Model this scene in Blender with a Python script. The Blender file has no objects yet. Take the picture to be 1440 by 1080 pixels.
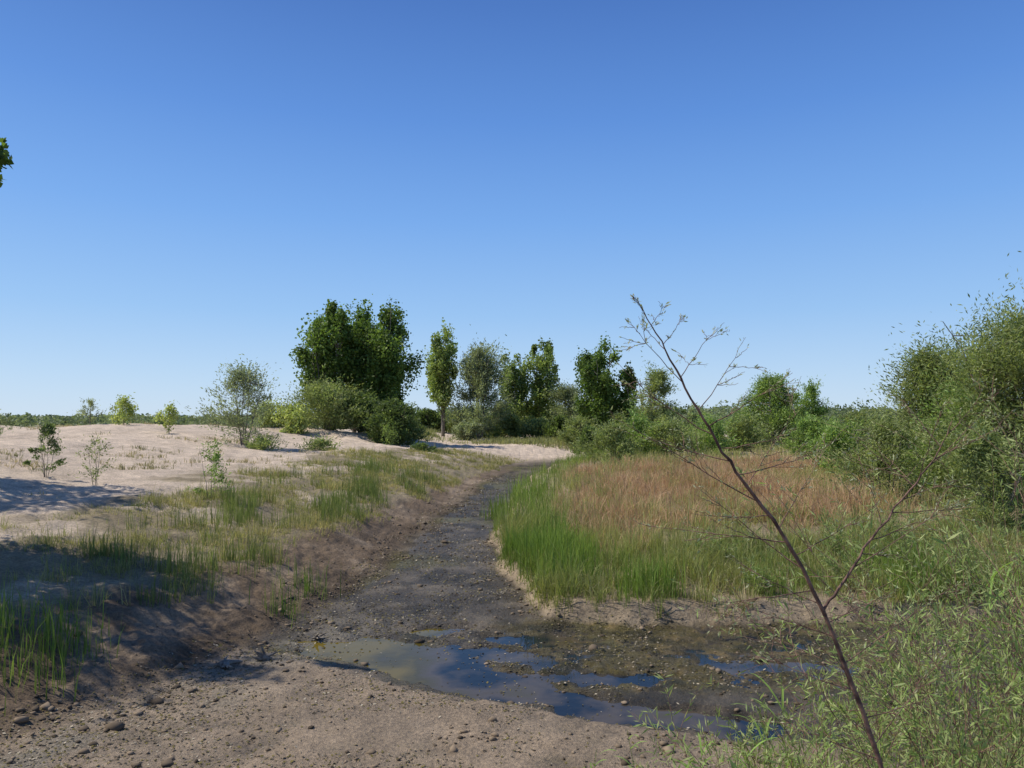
import bpy, math, numpy as np
from mathutils import Vector
R = np.random.default_rng(7)
sc = bpy.context.scene
CAMZ = 2.6
# ------------------------------------------------------------ helpers
def smooth(t):
    t = np.clip(t, 0, 1); return t*t*(3-2*t)
def _h(ix, iy, s):
    h = (ix.astype(np.int64)*374761393 + iy.astype(np.int64)*668265263 + s*1442695041) & 0xffffffff
    h = ((h ^ (h >> 13))*1274126177) & 0xffffffff
    h = h ^ (h >> 16)
    return (h & 0xffff)/65535.0
def vn(x, y, s=0):
    ix = np.floor(x); iy = np.floor(y); fx = smooth(x-ix); fy = smooth(y-iy)
    a = _h(ix, iy, s); b = _h(ix+1, iy, s); c = _h(ix, iy+1, s); d = _h(ix+1, iy+1, s)
    return (a*(1-fx)+b*fx)*(1-fy) + (c*(1-fx)+d*fx)*fy
def fbm(x, y, s=0, o=4):
    v = 0; a = .5; t = 0
    for i in range(o):
        v = v + a*vn(x*2**i, y*2**i, s+i*17); t += a; a *= .5
    return v/t - .5
YL = [-200, 0, 3, 5.8, 6.6, 7.9, 9.7, 13.7, 19.6, 27.6, 36, 43, 50, 58, 80, 120, 400]
XL = [-9, -6, -4.8, -4.0, -3.63, -3.1, -2.5, -2.0, -1.6, -.85, .3, 2.4, 6.3, 12, 21, 35, 220]
YR = [9, 10.5, 13.7, 16.1, 23, 30, 36, 42, 48, 60, 90, 120, 400]
XR = [0.6, 0.2, -0.4, -0.46, 0.05, .75, 2.0, 4.8, 9.2, 17, 28, 42, 240]
XF = [-3, 0, .5, 1.4, 3, 6.7, 12, 30, 200]
YF = [12, 10.3, 9.6, 9.3, 9.4, 9.7, 9.6, 11, 20]
XN = [-30, -6, -2, 0, 1, 2, 4, 8, 20, 200]
YN = [-3, 2.0, 3.3, 3.9, 4.4, 5.1, 6.2, 7.1, 7.6, 14]
SPX = np.array([-2.1, -1.7, -1.2, -.7, .0, .7, 1.3, 1.9]); SPY = np.array([8.6, 8.55, 8.25, 7.75, 7.25, 6.9, 6.6, 6.3])
SPR = np.array([.28, .46, .52, .46, .34, .24, .21, .19])
def pools(x, y):
    wx = x+fbm(x*2.0, y*2.0, 301, 5)*.65; wy = y+fbm(x*2.0, y*2.0, 302, 5)*.5
    m = np.zeros_like(x)
    for i in range(len(SPX)-1):
        ax, ay, bx, by = SPX[i], SPY[i], SPX[i+1], SPY[i+1]
        L2 = (bx-ax)**2+(by-ay)**2
        t = np.clip(((wx-ax)*(bx-ax)+(wy-ay)*(by-ay))/L2, 0, 1)
        d = np.hypot(wx-ax-t*(bx-ax), wy-ay-t*(by-ay)); r = SPR[i]*(1-t)+SPR[i+1]*t
        m = np.maximum(m, np.clip(1.7-d/r, 0, 1.4))
    for (cx, cy, rx, ry) in [(-.8, 9.3, .6, .2), (.0, 8.9, .65, .17), (-.25, 8.35, .5, .25), (.8, 7.6, .6, .12), (2.7, 8.0, .7, .14)]:
        m = np.maximum(m, np.clip(1.5-np.hypot((wx-cx)/rx, (wy-cy)/ry), 0, .85))
    return m
def masks(x, y):
    n1 = fbm(x*.9, y*.9, 3, 4)
    sL = (np.interp(y, YL, XL) + n1*.7 - x)*.93
    xr = np.interp(y, YR, XR); yf = np.interp(x, XF, YF)
    n2 = fbm(x*1.1, y*1.1, 9, 4)
    sI = np.minimum(x-xr, y-yf) + n2*.55
    sN = (np.interp(x, XN, YN) - y) + fbm(x*1.2, y*1.2, 21, 3)*.6
    return sL, sI, sN
def bwf(y): return np.interp(y, [6, 9, 13, 20, 30], [1.25, 1.1, .9, .7, .55])
def bwz(y): return np.interp(y, [6, 9, 13, 20, 30, 42], [1.25, 1.15, 1.05, 1.2, 1.9, 3.4])
def ground(x, y, full=False):
    x = np.atleast_1d(np.asarray(x, float)); y = np.atleast_1d(np.asarray(y, float))
    sL, sI, sN = masks(x, y); sB = sL/bwz(y)
    far = smooth((y-55)/70)
    f1 = fbm(x*.35, y*.35, 31, 4); f2 = fbm(x*3, y*3, 41, 4); f3 = fbm(x*12, y*12, 51, 3)
    lowf = 1-.42*smooth((y-30)/14)*smooth((x+9)/5)
    zl = .46*smooth(sB/1.45)*lowf + .59*smooth((sL-.8)/4.8)*lowf
    dn = smooth((sL-5)/12)*1.1*(1-.68*smooth((y-26)/30))*lowf
    zl = zl + dn + (f1*.5*lowf**2+fbm(x*.12, y*.12, 33, 3)*1.0*smooth((sL-5)/8)*lowf**2)*smooth((sL-3)/5)*(1-far) + f2*.08*smooth(sL/1.2)
    zi = .22*smooth(sI/.30) + .33*smooth((sI-.2)/5) + f1*.16*smooth((sI-1)/3) + .3*smooth((sI-8)/30)
    zn = .9*smooth(sN/2.5) + f2*.06*smooth(sN)
    p = pools(x, y)
    scum = smooth((x+.5)/.9)*smooth((4.4-x)/1)*smooth((y-6.9)/.5)*smooth((9.8-y)/.4)
    flat = smooth((7.9-.45*(x+1)-y)/.8)
    base = .045 + f2*.05 + f3*.024 + .03*flat + scum*(-.032+f3*.05+f2*.03) - p*.07 + fbm(x*.7,y*.7,77,2)*.03
    base = base + .05*smooth((y-9.6)/1.5) + .010*np.clip(y-11, 0, 30)
    z = base + np.where(sL > 0, zl, 0) + np.where(sI > 0, zi, 0) + np.where(sN > 0, zn, 0)
    bank = smooth(sB/.3)*smooth((1.9-sB)/1.0)
    z = z + bank*(f3*.05+np.abs(fbm(x*5, y*5, 57, 3))*.07)*np.clip(14/np.maximum(y, 1), .2, 1)*(1-smooth((y-24)/10))
    z = z*(1-far) + far*(1.0 + f1*.3)
    if full:
        return z, sL, sI, sN, p, scum, flat, far, f1, f2, f3
    return z
def gz(x, y): return float(ground(x, y)[0])

def mesh_obj(name, V, F4=None, F3=None, col=None, mat=None, parent=None, smoothf=False, origin=None):
    me = bpy.data.meshes.new(name)
    V = np.asarray(V, np.float32)
    if origin is not None: V = V - np.asarray(origin, np.float32)
    parts = []; tot = []
    if F4 is not None and len(F4): parts.append(np.asarray(F4, np.int32).ravel()); tot.append(np.full(len(F4), 4, np.int32))
    if F3 is not None and len(F3): parts.append(np.asarray(F3, np.int32).ravel()); tot.append(np.full(len(F3), 3, np.int32))
    loops = np.concatenate(parts); tot = np.concatenate(tot)
    start = np.concatenate([[0], np.cumsum(tot)[:-1]]).astype(np.int32)
    me.vertices.add(len(V)); me.vertices.foreach_set("co", V.ravel())
    me.loops.add(len(loops)); me.loops.foreach_set("vertex_index", loops)
    me.polygons.add(len(tot)); me.polygons.foreach_set("loop_start", start); me.polygons.foreach_set("loop_total", tot)
    if smoothf: me.polygons.foreach_set("use_smooth", np.ones(len(tot), bool))
    me.update(calc_edges=True)
    if col is not None:
        c = np.ones((len(V), 4), np.float32); c[:, :3] = np.clip(col, 0, 1)
        a = me.attributes.new("Col", 'FLOAT_COLOR', 'POINT'); a.data.foreach_set("color", c.ravel())
    if mat: me.materials.append(mat)
    o = bpy.data.objects.new(name, me); sc.collection.objects.link(o)
    if origin is not None and parent is None: o.location = origin
    if parent is not None: o.parent = parent
    return o
def empty(name, loc, label, cat, group=None):
    e = bpy.data.objects.new(name, None); e.location = loc; e.empty_display_size = .3
    sc.collection.objects.link(e); e["label"] = label; e["category"] = cat
    if group: e["group"] = group
    return e
# ------------------------------------------------------------ materials
def nt(name):
    m = bpy.data.materials.new(name); m.use_nodes = True
    t = m.node_tree; t.nodes.clear(); return m, t, t.nodes, t.links
def veg_mat(name, trans=.35, rough=.5, tint=(1.25, 1.3, .7), spec=.2):
    m, t, N, L = nt(name)
    o = N.new("ShaderNodeOutputMaterial"); a = N.new("ShaderNodeAttribute"); a.attribute_name = "Col"
    p = N.new("ShaderNodeBsdfPrincipled"); p.inputs["Roughness"].default_value = rough
    p.inputs["Specular IOR Level"].default_value = spec
    tr = N.new("ShaderNodeBsdfTranslucent"); mx = N.new("ShaderNodeMixShader"); mx.inputs[0].default_value = trans
    mul = N.new("ShaderNodeMix"); mul.data_type = 'RGBA'; mul.blend_type = 'MULTIPLY'; mul.inputs[0].default_value = 1
    mul.inputs[7].default_value = (*tint, 1)
    L.new(a.outputs[0], p.inputs["Base Color"]); L.new(a.outputs[0], mul.inputs[6]); L.new(mul.outputs[2], tr.inputs[0])
    L.new(p.outputs[0], mx.inputs[1]); L.new(tr.outputs[0], mx.inputs[2]); L.new(mx.outputs[0], o.inputs[0])
    return m
def bark_mat(name, c1, c2):
    m, t, N, L = nt(name)
    o = N.new("ShaderNodeOutputMaterial"); p = N.new("ShaderNodeBsdfPrincipled"); p.inputs["Roughness"].default_value = .85
    n = N.new("ShaderNodeTexNoise"); n.inputs["Scale"].default_value = 22; n.inputs["Detail"].default_value = 6
    tc = N.new("ShaderNodeTexCoord"); r = N.new("ShaderNodeValToRGB")
    r.color_ramp.elements[0].position = .35; r.color_ramp.elements[0].color = (*c1, 1)
    r.color_ramp.elements[1].position = .65; r.color_ramp.elements[1].color = (*c2, 1)
    b = N.new("ShaderNodeBump"); b.inputs["Strength"].default_value = .5; b.inputs["Distance"].default_value = .02
    L.new(tc.outputs["Object"], n.inputs[0]); L.new(n.outputs[0], r.inputs[0]); L.new(r.outputs[0], p.inputs[0])
    L.new(n.outputs[0], b.inputs["Height"]); L.new(b.outputs[0], p.inputs["Normal"]); L.new(p.outputs[0], o.inputs[0])
    return m
LEAF = veg_mat("leaf_material", .42); GRASS = veg_mat("grass_material", .42, .55, (1.2, 1.2, .7))
DRY = veg_mat("dry_grass_material", .35, .7, (1.1, 1.0, .8), .1)
BARK = bark_mat("bark_material", (.09, .075, .06), (.27, .23, .18))
TWIG = bark_mat("red_brown_bark_material", (.07, .035, .025), (.26, .145, .10))
CLOD = veg_mat("clod_material", 0.0, .9)

def ground_mat():
    m, t, N, L = nt("ground_material")
    o = N.new("ShaderNodeOutputMaterial"); p = N.new("ShaderNodeBsdfPrincipled")
    a = N.new("ShaderNodeAttribute"); a.attribute_name = "Col"
    w = N.new("ShaderNodeAttribute"); w.attribute_name = "Wet"
    tc = N.new("ShaderNodeTexCoord")
    def noise(s, d, rg=.6):
        n = N.new("ShaderNodeTexNoise"); n.inputs["Scale"].default_value = s; n.inputs["Detail"].default_value = d
        n.inputs["Roughness"].default_value = rg; L.new(tc.outputs["Object"], n.inputs[0]); return n
    def maprange(src, a0, a1, b0, b1):
        r = N.new("ShaderNodeMapRange"); r.inputs[1].default_value = a0; r.inputs[2].default_value = a1
        r.inputs[3].default_value = b0; r.inputs[4].default_value = b1; L.new(src, r.inputs[0]); return r
    n1 = noise(28, 6, .7); n2 = noise(2.2, 5); n3 = noise(110, 3)
    r1 = maprange(n1.outputs[0], .3, .7, .55, 1.45); r2 = maprange(n2.outputs[0], .3, .7, .75, 1.25)
    mu = N.new("ShaderNodeMath"); mu.operation = 'MULTIPLY'; L.new(r1.outputs[0], mu.inputs[0]); L.new(r2.outputs[0], mu.inputs[1])
    vm = N.new("ShaderNodeVectorMath"); vm.operation = 'SCALE'; L.new(a.outputs["Color"], vm.inputs[0]); L.new(mu.outputs[0], vm.inputs["Scale"])
    vo = N.new("ShaderNodeTexVoronoi"); vo.inputs["Scale"].default_value = 38; L.new(tc.outputs["Object"], vo.inputs[0])
    sp = maprange(vo.outputs["Distance"], .18, .30, 1, 0)
    rn = N.new("ShaderNodeSeparateColor"); L.new(vo.outputs["Color"], rn.inputs[0])
    th = N.new("ShaderNodeMath"); th.operation = 'GREATER_THAN'; th.inputs[1].default_value = .68; L.new(rn.outputs[0], th.inputs[0])
    m1 = N.new("ShaderNodeMath"); m1.operation = 'MULTIPLY'; L.new(sp.outputs[0], m1.inputs[0]); L.new(th.outputs[0], m1.inputs[1])
    m2 = N.new("ShaderNodeMath"); m2.operation = 'MULTIPLY'; L.new(m1.outputs[0], m2.inputs[0]); L.new(w.outputs["Fac"], m2.inputs[1])
    mx = N.new("ShaderNodeMix"); mx.data_type = 'RGBA'; L.new(m2.outputs[0], mx.inputs[0]); L.new(vm.outputs[0], mx.inputs[6])
    mx.inputs[7].default_value = (.20, .165, .11, 1)
    L.new(mx.outputs[2], p.inputs["Base Color"])
    rr = N.new("ShaderNodeMath"); rr.operation = 'MULTIPLY_ADD'; rr.inputs[1].default_value = -.58; rr.inputs[2].default_value = .95
    L.new(w.outputs["Fac"], rr.inputs[0])
    r4 = maprange(n1.outputs[0], .35, .65, -.14, .14); ad = N.new("ShaderNodeMath"); L.new(rr.outputs[0], ad.inputs[0]); L.new(r4.outputs[0], ad.inputs[1])
    L.new(ad.outputs[0], p.inputs["Roughness"]); p.inputs["Specular IOR Level"].default_value = .28
    s1 = N.new("ShaderNodeMath"); s1.operation = 'MULTIPLY_ADD'; s1.inputs[1].default_value = .4; L.new(n3.outputs[0], s1.inputs[0]); L.new(n1.outputs[0], s1.inputs[2])
    b = N.new("ShaderNodeBump"); b.inputs["Strength"].default_value = .9; b.inputs["Distance"].default_value = .045
    L.new(s1.outputs[0], b.inputs["Height"]); L.new(b.outputs[0], p.inputs["Normal"]); L.new(p.outputs[0], o.inputs[0])
    return m
def water_mat():
    m, t, N, L = nt("muddy_water_material")
    o = N.new("ShaderNodeOutputMaterial"); p = N.new("ShaderNodeBsdfPrincipled")
    tc = N.new("ShaderNodeTexCoord"); n = N.new("ShaderNodeTexNoise"); n.inputs["Scale"].default_value = 1.3; n.inputs["Detail"].default_value = 5
    L.new(tc.outputs["Object"], n.inputs[0])
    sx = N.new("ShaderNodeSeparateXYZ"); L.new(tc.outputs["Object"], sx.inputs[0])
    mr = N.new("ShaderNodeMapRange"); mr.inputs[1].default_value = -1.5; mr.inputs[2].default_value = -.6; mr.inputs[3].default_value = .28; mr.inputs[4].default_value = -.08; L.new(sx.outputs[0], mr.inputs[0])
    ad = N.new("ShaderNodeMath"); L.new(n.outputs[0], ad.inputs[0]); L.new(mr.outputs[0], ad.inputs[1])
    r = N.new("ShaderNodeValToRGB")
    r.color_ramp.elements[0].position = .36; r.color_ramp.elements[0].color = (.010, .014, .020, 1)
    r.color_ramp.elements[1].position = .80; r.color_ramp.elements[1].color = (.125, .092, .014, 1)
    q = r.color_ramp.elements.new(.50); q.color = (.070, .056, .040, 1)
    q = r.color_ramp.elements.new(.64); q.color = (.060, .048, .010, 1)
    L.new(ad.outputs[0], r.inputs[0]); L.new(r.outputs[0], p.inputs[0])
    p.inputs["Roughness"].default_value = .03; p.inputs["IOR"].default_value = 1.33
    p.inputs["Specular IOR Level"].default_value = .26
    n2 = N.new("ShaderNodeTexNoise"); n2.inputs["Scale"].default_value = 9; L.new(tc.outputs["Object"], n2.inputs[0])
    b = N.new("ShaderNodeBump"); b.inputs["Strength"].default_value = .06; b.inputs["Distance"].default_value = .02
    L.new(n2.outputs[0], b.inputs["Height"]); L.new(b.outputs[0], p.inputs["Normal"])
    L.new(p.outputs[0], o.inputs[0]); return m
# ------------------------------------------------------------ terrain
def axis(lo, hi, step, gneg, gpos, lim_neg, lim_pos):
    a = list(np.arange(lo, hi, step)); s = step; v = a[-1]
    while v < lim_pos: s *= gpos; v += s; a.append(v)
    s = step; v = lo; b = []
    while v > lim_neg: s *= gneg; v -= s; b.append(v)
    return np.array(b[::-1]+a)
gx = axis(-6.2, 6.2, .028, 1.04, 1.04, -4000, 4000)
gy = axis(4.6, 11, .032, 1.07, 1.018, -150, 4500)
X, Y = np.meshgrid(gx, gy); x = X.ravel(); y = Y.ravel()
z, sL, sI, sN, p, scum, flat, far, f1, f2, f3 = ground(x, y, True)
nx, ny = len(gx), len(gy)
def C(*c): return np.array(c)[None, :]
def mixc(a, b, t): return a*(1-t[:, None]) + b*t[:, None]
SAND = C(.56, .445, .33); BANK = C(.17, .12, .075); MUD = C(.30, .225, .15); WETM = C(.066, .053, .036)
ALG = C(.085, .068, .020); SOIL = C(.27, .215, .13); BRUSH = C(.19, .19, .10)
col = np.repeat(WETM, len(x), 0)
col = mixc(col, C(.14, .112, .076), smooth(.3+f2*2.5))
col = mixc(col, C(.10, .09, .030), smooth(fbm(x*.9, y*.6, 66, 4)*5)*.8)
col = mixc(col, C(.028, .022, .012), smooth(fbm(x*2.5, y*2.0, 67, 4)*8-.4)*.75)
col = mixc(col, np.repeat(SAND, len(x), 0)*.85, smooth((y-37)/9))
col = mixc(col, MUD, smooth(flat*1.2)*smooth((z-.03)/.05)*(sN < .5))
gray = np.exp(-((sL+.45)/.5)**2)*smooth((10.5-y)/2)*(sL < 0)
col = mixc(col, C(.24, .205, .15), gray*smooth(.5+f2*3)*.9)
col = mixc(col, ALG, scum*smooth(.6+f2*3)*.9)
col = mixc(col, C(.028, .026, .010), scum*smooth(fbm(x*2.2, y*3.5, 68, 4)*8-.2)*.8)
col = mixc(col, C(.16, .115, .045), scum*smooth(fbm(x*4, y*5, 69, 4)*8-.9)*.8)
col = mixc(col, C(.045, .037, .024), smooth((.012-z)/.03)*(sL < 0)*(sI < 0))
sB = sL/bwf(y)
rim = smooth(sL/.35)
dryp = smooth(fbm(x*1.3, y*1.3, 63, 4)*4+.2)
bankc = mixc(np.repeat(BANK, len(x), 0), MUD, dryp*.8)
bankc = bankc*(.58+.42*smooth(sB/.8))[:, None]
col = mixc(col, bankc, rim*(1-smooth((y-28)/12)*.9))
col = mixc(col, np.repeat(SOIL, len(x), 0), smooth((sB-1.3)/.6)*(1-smooth((y-34)/12)))
sandm = np.maximum(smooth((sL-4.8+fbm(x*.5, y*.5, 71, 4)*6)/1.2), smooth((y-35)/10)*smooth((sL-.1)/1.2))
sandm = np.maximum(sandm, .7*smooth((sL-1.8)/1)*smooth(fbm(x*.8, y*.8, 73, 4)*7+.1))
col = mixc(col, np.repeat(SAND, len(x), 0)*(1+f1[:, None]*.25), sandm)
gi = smooth(sI/.12)
col = mixc(col, mixc(np.repeat(C(.34, .26, .17), len(x), 0), SOIL, smooth((sI-.3)/.3)), gi)
col = mixc(col, C(.46, .35, .22), smooth((sI-2)/3)*smooth(.4+f1*3)*(sI > 0))
col = mixc(col, C(.26, .21, .13), smooth(sN/.6))
greens = smooth(.55+fbm(x*.06, y*.06, 91, 4)*5)
col = mixc(col, np.repeat(BRUSH, len(x), 0), smooth((y-70)/60)*np.clip(greens+.3, 0, 1))
wet = (1-smooth((z-.02)/.10))*(sL < .3)*(sI < .2)*(sN < .3)
wet = np.maximum(wet, .85*(sL < 0)*(sI < 0)*(sN < 0)*(1-flat*.7)*(1-smooth((y-26)/10)))
V = np.stack([x, y, z], 1)
I = np.arange(nx*ny).reshape(ny, nx)
F = np.stack([I[:-1, :-1], I[:-1, 1:], I[1:, 1:], I[1:, :-1]], -1).reshape(-1, 4)
g = mesh_obj("ground", V, F, None, col, ground_mat(), smoothf=True)
wa = g.data.attributes.new("Wet", 'FLOAT', 'POINT'); wa.data.foreach_set("value", wet.astype(np.float32))
g["kind"] = "structure"; g["label"] = "sandy river bank and muddy drying stream bed"; g["category"] = "ground"
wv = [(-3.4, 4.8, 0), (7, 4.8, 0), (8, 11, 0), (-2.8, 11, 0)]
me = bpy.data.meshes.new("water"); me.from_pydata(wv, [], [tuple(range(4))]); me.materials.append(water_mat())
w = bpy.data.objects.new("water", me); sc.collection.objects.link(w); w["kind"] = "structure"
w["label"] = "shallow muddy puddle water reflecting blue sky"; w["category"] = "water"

# ------------------------------------------------------------ grass
def blades(name, x, y, h, wd, c1, c2, mat, label, lean=.35, tip=None, per=1, rad=.05, cat="grass", cs=1.0, seed=5):
    if per > 1:
        n = len(x); cnt = per; hc = np.repeat(h, cnt)*R.uniform(.5, 1.1, n*cnt); wd = np.repeat(wd, cnt)
        rr = np.abs(R.normal(0, 1, n*cnt)); aa = R.uniform(0, 6.283, n*cnt); rd = np.repeat(rad*R.uniform(.4, 1.6, n), cnt)
        ox = np.cos(aa)*rr*rd; oy = np.sin(aa)*rr*rd
        tc = np.repeat(R.random(n), cnt); x = np.repeat(x, cnt)+ox; y = np.repeat(y, cnt)+oy; h = hc
        az = aa+R.normal(0, .8, n*cnt)
    else:
        tc = None; az = R.uniform(0, 2*np.pi, len(x))
    n = len(x); z = ground(x, y)
    le = np.abs(R.normal(0, lean, n))*h
    dx = np.cos(az)*le; dy = np.sin(az)*le
    fa = R.uniform(0, 2*np.pi, n); sx = np.cos(fa)*wd/2; sy = np.sin(fa)*wd/2
    P = np.stack([x, y, z-.02], 1); S = np.stack([sx, sy, np.zeros(n)], 1)
    M = P + np.stack([dx*.28, dy*.28, h*.55], 1); T = P + np.stack([dx, dy, h*(1-.3*np.minimum(le/h, 1))], 1)
    V = np.stack([P-S, P+S, M-S*.8, M+S*.8, T], 1).reshape(-1, 3)
    b = np.arange(n)*5
    F4 = np.stack([b, b+1, b+3, b+2], 1); F3 = np.stack([b+2, b+3, b+4], 1)
    t = R.random(n)
    if tc is not None: t = t*.5+tc*.5
    t = np.clip(t*.55+(fbm(x*cs, y*cs, 200+seed, 4)*2.4+.5)*.55, 0, 1)[:, None]; br = R.uniform(.7, 1.3, n)[:, None]
    cc = (np.asarray(c1)[None]*(1-t)+np.asarray(c2)[None]*t)*br
    ct = cc if tip is None else cc*.4+np.asarray(tip)[None]*.6
    cols = np.stack([cc*.9, cc*.9, cc, cc, ct], 1).reshape(-1, 3)
    o = mesh_obj(name, V, F4, F3, cols, mat)
    o["kind"] = "stuff"; o["label"] = label; o["category"] = cat
    return o
def scatter(n, x0, x1, y0, y1, acc, pw=1.0):
    X = R.uniform(x0, x1, n); u = R.random(n)
    Yy = y0 + (y1-y0)*u**pw
    k = R.random(n) < acc(X, Yy); return X[k], Yy[k]
G1 = (.13, .21, .04); G2 = (.24, .31, .08); OL = (.38, .37, .14); DR = (.43, .25, .135); DR2 = (.60, .44, .27); TAN = (.54, .46, .27)
def a_front(X, Y):
    sL, sI, sN = masks(X, Y)
    return smooth((sI-.06)/.25)*smooth((4.4+fbm(X*.6, Y*.6, 5)*4-sI)/1.8)*np.clip(.65+fbm(X*1.6, Y*1.6, 12)*3.4, .05, 1)*(sL < 0)*(1-.5*smooth((X-6.0)/3))
X_, Y_ = scatter(21000, -.6, 11, 9.2, 16.5, a_front, 1.2)
hh = R.lognormal(-1.55, .45, len(X_))*(1+fbm(X_*1.3, Y_*1.3, 15)*1.9)
blades("green_grass", X_, Y_, hh, R.uniform(.005, .009, len(X_)), G1, OL, GRASS, "tufted green grass on the low muddy bank", .6, per=13, rad=.06)
X_, Y_ = scatter(12000, -.6, 13, 9.3, 20, lambda X, Y: a_front(X, Y)*.4+.3*(masks(X, Y)[1] > .3)*(masks(X, Y)[0] < 0), 1.1)
blades("straw_grass", X_, Y_, R.uniform(.12, .42, len(X_)), R.uniform(.004, .008, len(X_)), (.36, .35, .14), TAN, DRY, "yellowed straw grass mixed through green tufts", .7, per=6, rad=.06)
def a_reed(X, Y):
    sL, sI, sN = masks(X, Y); side = X-np.interp(Y, YR, XR)
    return smooth((sI-.05)/.15)*smooth((.9+.03*Y-side+fbm(X*.6, Y*.6, 13)*1.8)/.6)*np.clip(.45+fbm(X*1.2, Y*.7, 14)*4.5, 0.03, 1)*(sL < 0)
X_, Y_ = scatter(60000, -1, 9, 10.2, 46, a_reed, 1.7)
hh = R.uniform(.2, .72, len(X_))*(1+fbm(X_*.9, Y_*.6, 19)*2.0)*(1+.2*smooth((Y_-13)/4)-.3*smooth((Y_-17)/10))
blades("cattail_reeds", X_, Y_, hh, R.uniform(.008, .013, len(X_))*(1+.02*(Y_-10)), G1, (.29, .37, .09), GRASS, "bright green cattail reeds lining the stream bank", .26, cs=1.4)
def a_fr(X, Y):
    sL, sI, sN = masks(X, Y)
    return smooth((sI-.12)/.15)*smooth((1.9+fbm(X*.9, Y*.9, 8)*2.5-sI)/.6)*np.clip(.3+fbm(X*1.1, Y*1.1, 18)*5, 0, 1)*(sL<0)
X_, Y_ = scatter(34000, -.4, 6.5, 9.4, 12.8, a_fr)
blades("cattail_reeds", X_, Y_, R.uniform(.12, .55, len(X_))*(1+fbm(X_, Y_, 88)*1.5), R.uniform(.006, .010, len(X_)), G1, (.25, .35, .07), GRASS, "upright green reeds at the edge of the bank", .3)
def a_or(X, Y):
    sL, sI, sN = masks(X, Y); side = X-np.interp(Y, YR, XR)
    e = fbm(X*.5, Y*.5, 25)*6
    return smooth((side-1.2+e*.35)/1.8)*smooth((Y-12.6+e)/2.6)*smooth((31-Y)/5)*smooth((.47*Y+.6+e*.5-X)/2.4)*np.clip(.75+fbm(X*.9, Y*.9, 26)*3.2, .08, 1)
X_, Y_ = scatter(29000, 0, 16, 12, 31, a_or, 1.3)
hh = R.uniform(.2, .64, len(X_))*(1+fbm(X_*.7, Y_*.7, 27)*1.7)
blades("dry_grass", X_, Y_, hh, R.uniform(.008, .013, len(X_))*(1+.03*(Y_-12)), DR, DR2, DRY, "tall dried rusty orange grass stand", .75, tip=(.53, .37, .22), per=9, rad=.13, cs=1.3)
X_, Y_ = scatter(12000, 0, 17, 12, 31, lambda X, Y: np.clip(a_or(X, Y)+.25*(masks(X, Y)[1] > 1), 0, 1)*smooth(fbm(X*.8, Y*.8, 29, 4)*9+.15), 1.3)
blades("weedy_grass", X_, Y_, R.uniform(.25, .75, len(X_)), R.uniform(.008, .013, len(X_))*(1+.03*(Y_-12)), (.22, .27, .08), (.46, .43, .18), GRASS, "green plants scattered through dry grass", .5, per=9, rad=.12)
def a_ol(X, Y):
    sL, sI, sN = masks(X, Y)
    return smooth((sI-.3)/.4)*(sL < 0)*np.clip(.45+fbm(X*.8, Y*.8, 35)*3.5, 0.03, 1)*np.maximum(np.maximum(smooth((X-.40*Y)/1.5), smooth((Y-24)/4)), .3)*(1-.7*smooth((X-.6*Y)/1.5)*smooth((15-Y)/3))
X_, Y_ = scatter(32000, 0, 46, 9.5, 78, a_ol, 1.7)
hh = R.uniform(.2, .62, len(X_))*(1+fbm(X_*.7, Y_*.7, 37)*1.3)
blades("weedy_grass", X_, Y_, hh, R.uniform(.008, .014, len(X_))*(1+.05*(Y_-10)), (.21, .27, .08), (.46, .43, .20), GRASS, "yellow-green weeds and grass on sandy flat", .5, per=8, rad=.10, cs=.6)
# left bank grass
def a_left(X, Y):
    sL, sI, sN = masks(X, Y); sB = sL/bwf(Y)
    cl = np.clip(fbm(X*1.1, Y*1.1, 45, 4)*5+.6, 0.03, 1)
    return smooth((sB-1.2+fbm(X*2, Y*2, 49)*.8)/.4)*smooth((5.3-sL+fbm(X*.5, Y*.5, 46)*4.5)/1.2)*cl*(.55+.45*smooth((Y-8)/2.5))*(1-smooth((Y-35)/8))
X_, Y_ = scatter(72000, -12, 3, 4.5, 44, a_left, 1.6)
hh = R.lognormal(-2.05, .45, len(X_))*(1+fbm(X_*.8, Y_*.8, 47)*1.8)
blades("bank_grass", X_, Y_, hh, R.uniform(.004, .008, len(X_))*(1+.05*np.clip(Y_-8, 0, 40)), (.16, .20, .06), (.48, .41, .20), GRASS, "patchy green and straw grass on sandy bank", .7, per=8, rad=.07, cs=1.8)
def a_lreed(X, Y):
    sL, sI, sN = masks(X, Y)
    cl = smooth(fbm(X*1.5, Y*1.1, 55, 4)*8-.25)
    return smooth((sL-.9)/.4)*smooth((4.2-sL)/1.0)*cl*(.35+.65*smooth((Y-8)/1.5))
X_, Y_ = scatter(13000, -8.5, -1, 6.3, 26, a_lreed, 1.2)
blades("cattail_reeds", X_, Y_, R.uniform(.22, .62, len(X_)), R.uniform(.005, .009, len(X_))*(1+.02*(Y_-7)), (.10, .15, .045), (.24, .28, .09), GRASS, "dark green reed tufts on the stream bank", .22, per=5, rad=.05, cs=1.6)
tx = []; ty = []
for (cx, cy, r, n) in [(-.42, 18.5, .18, 160), (-.3, 19.5, .15, 100), (-.3, 21.0, .2, 100), (-3.0, 9.6, .14, 60), (-2.9, 10.6, .18, 80), (-4.7, 6.9, .3, 220), (-4.4,7.4,.2,120), (-5.2, 7.3, .4, 200)]:
    tx.append(R.normal(cx, r, n)); ty.append(R.normal(cy, r, n))
X_ = np.concatenate(tx); Y_ = np.concatenate(ty)
blades("reed_tufts", X_, Y_, R.uniform(.15, .6, len(X_)), R.uniform(.006, .012, len(X_)), G1, G2, GRASS, "small reed tufts growing out of wet mud", .2)
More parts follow.
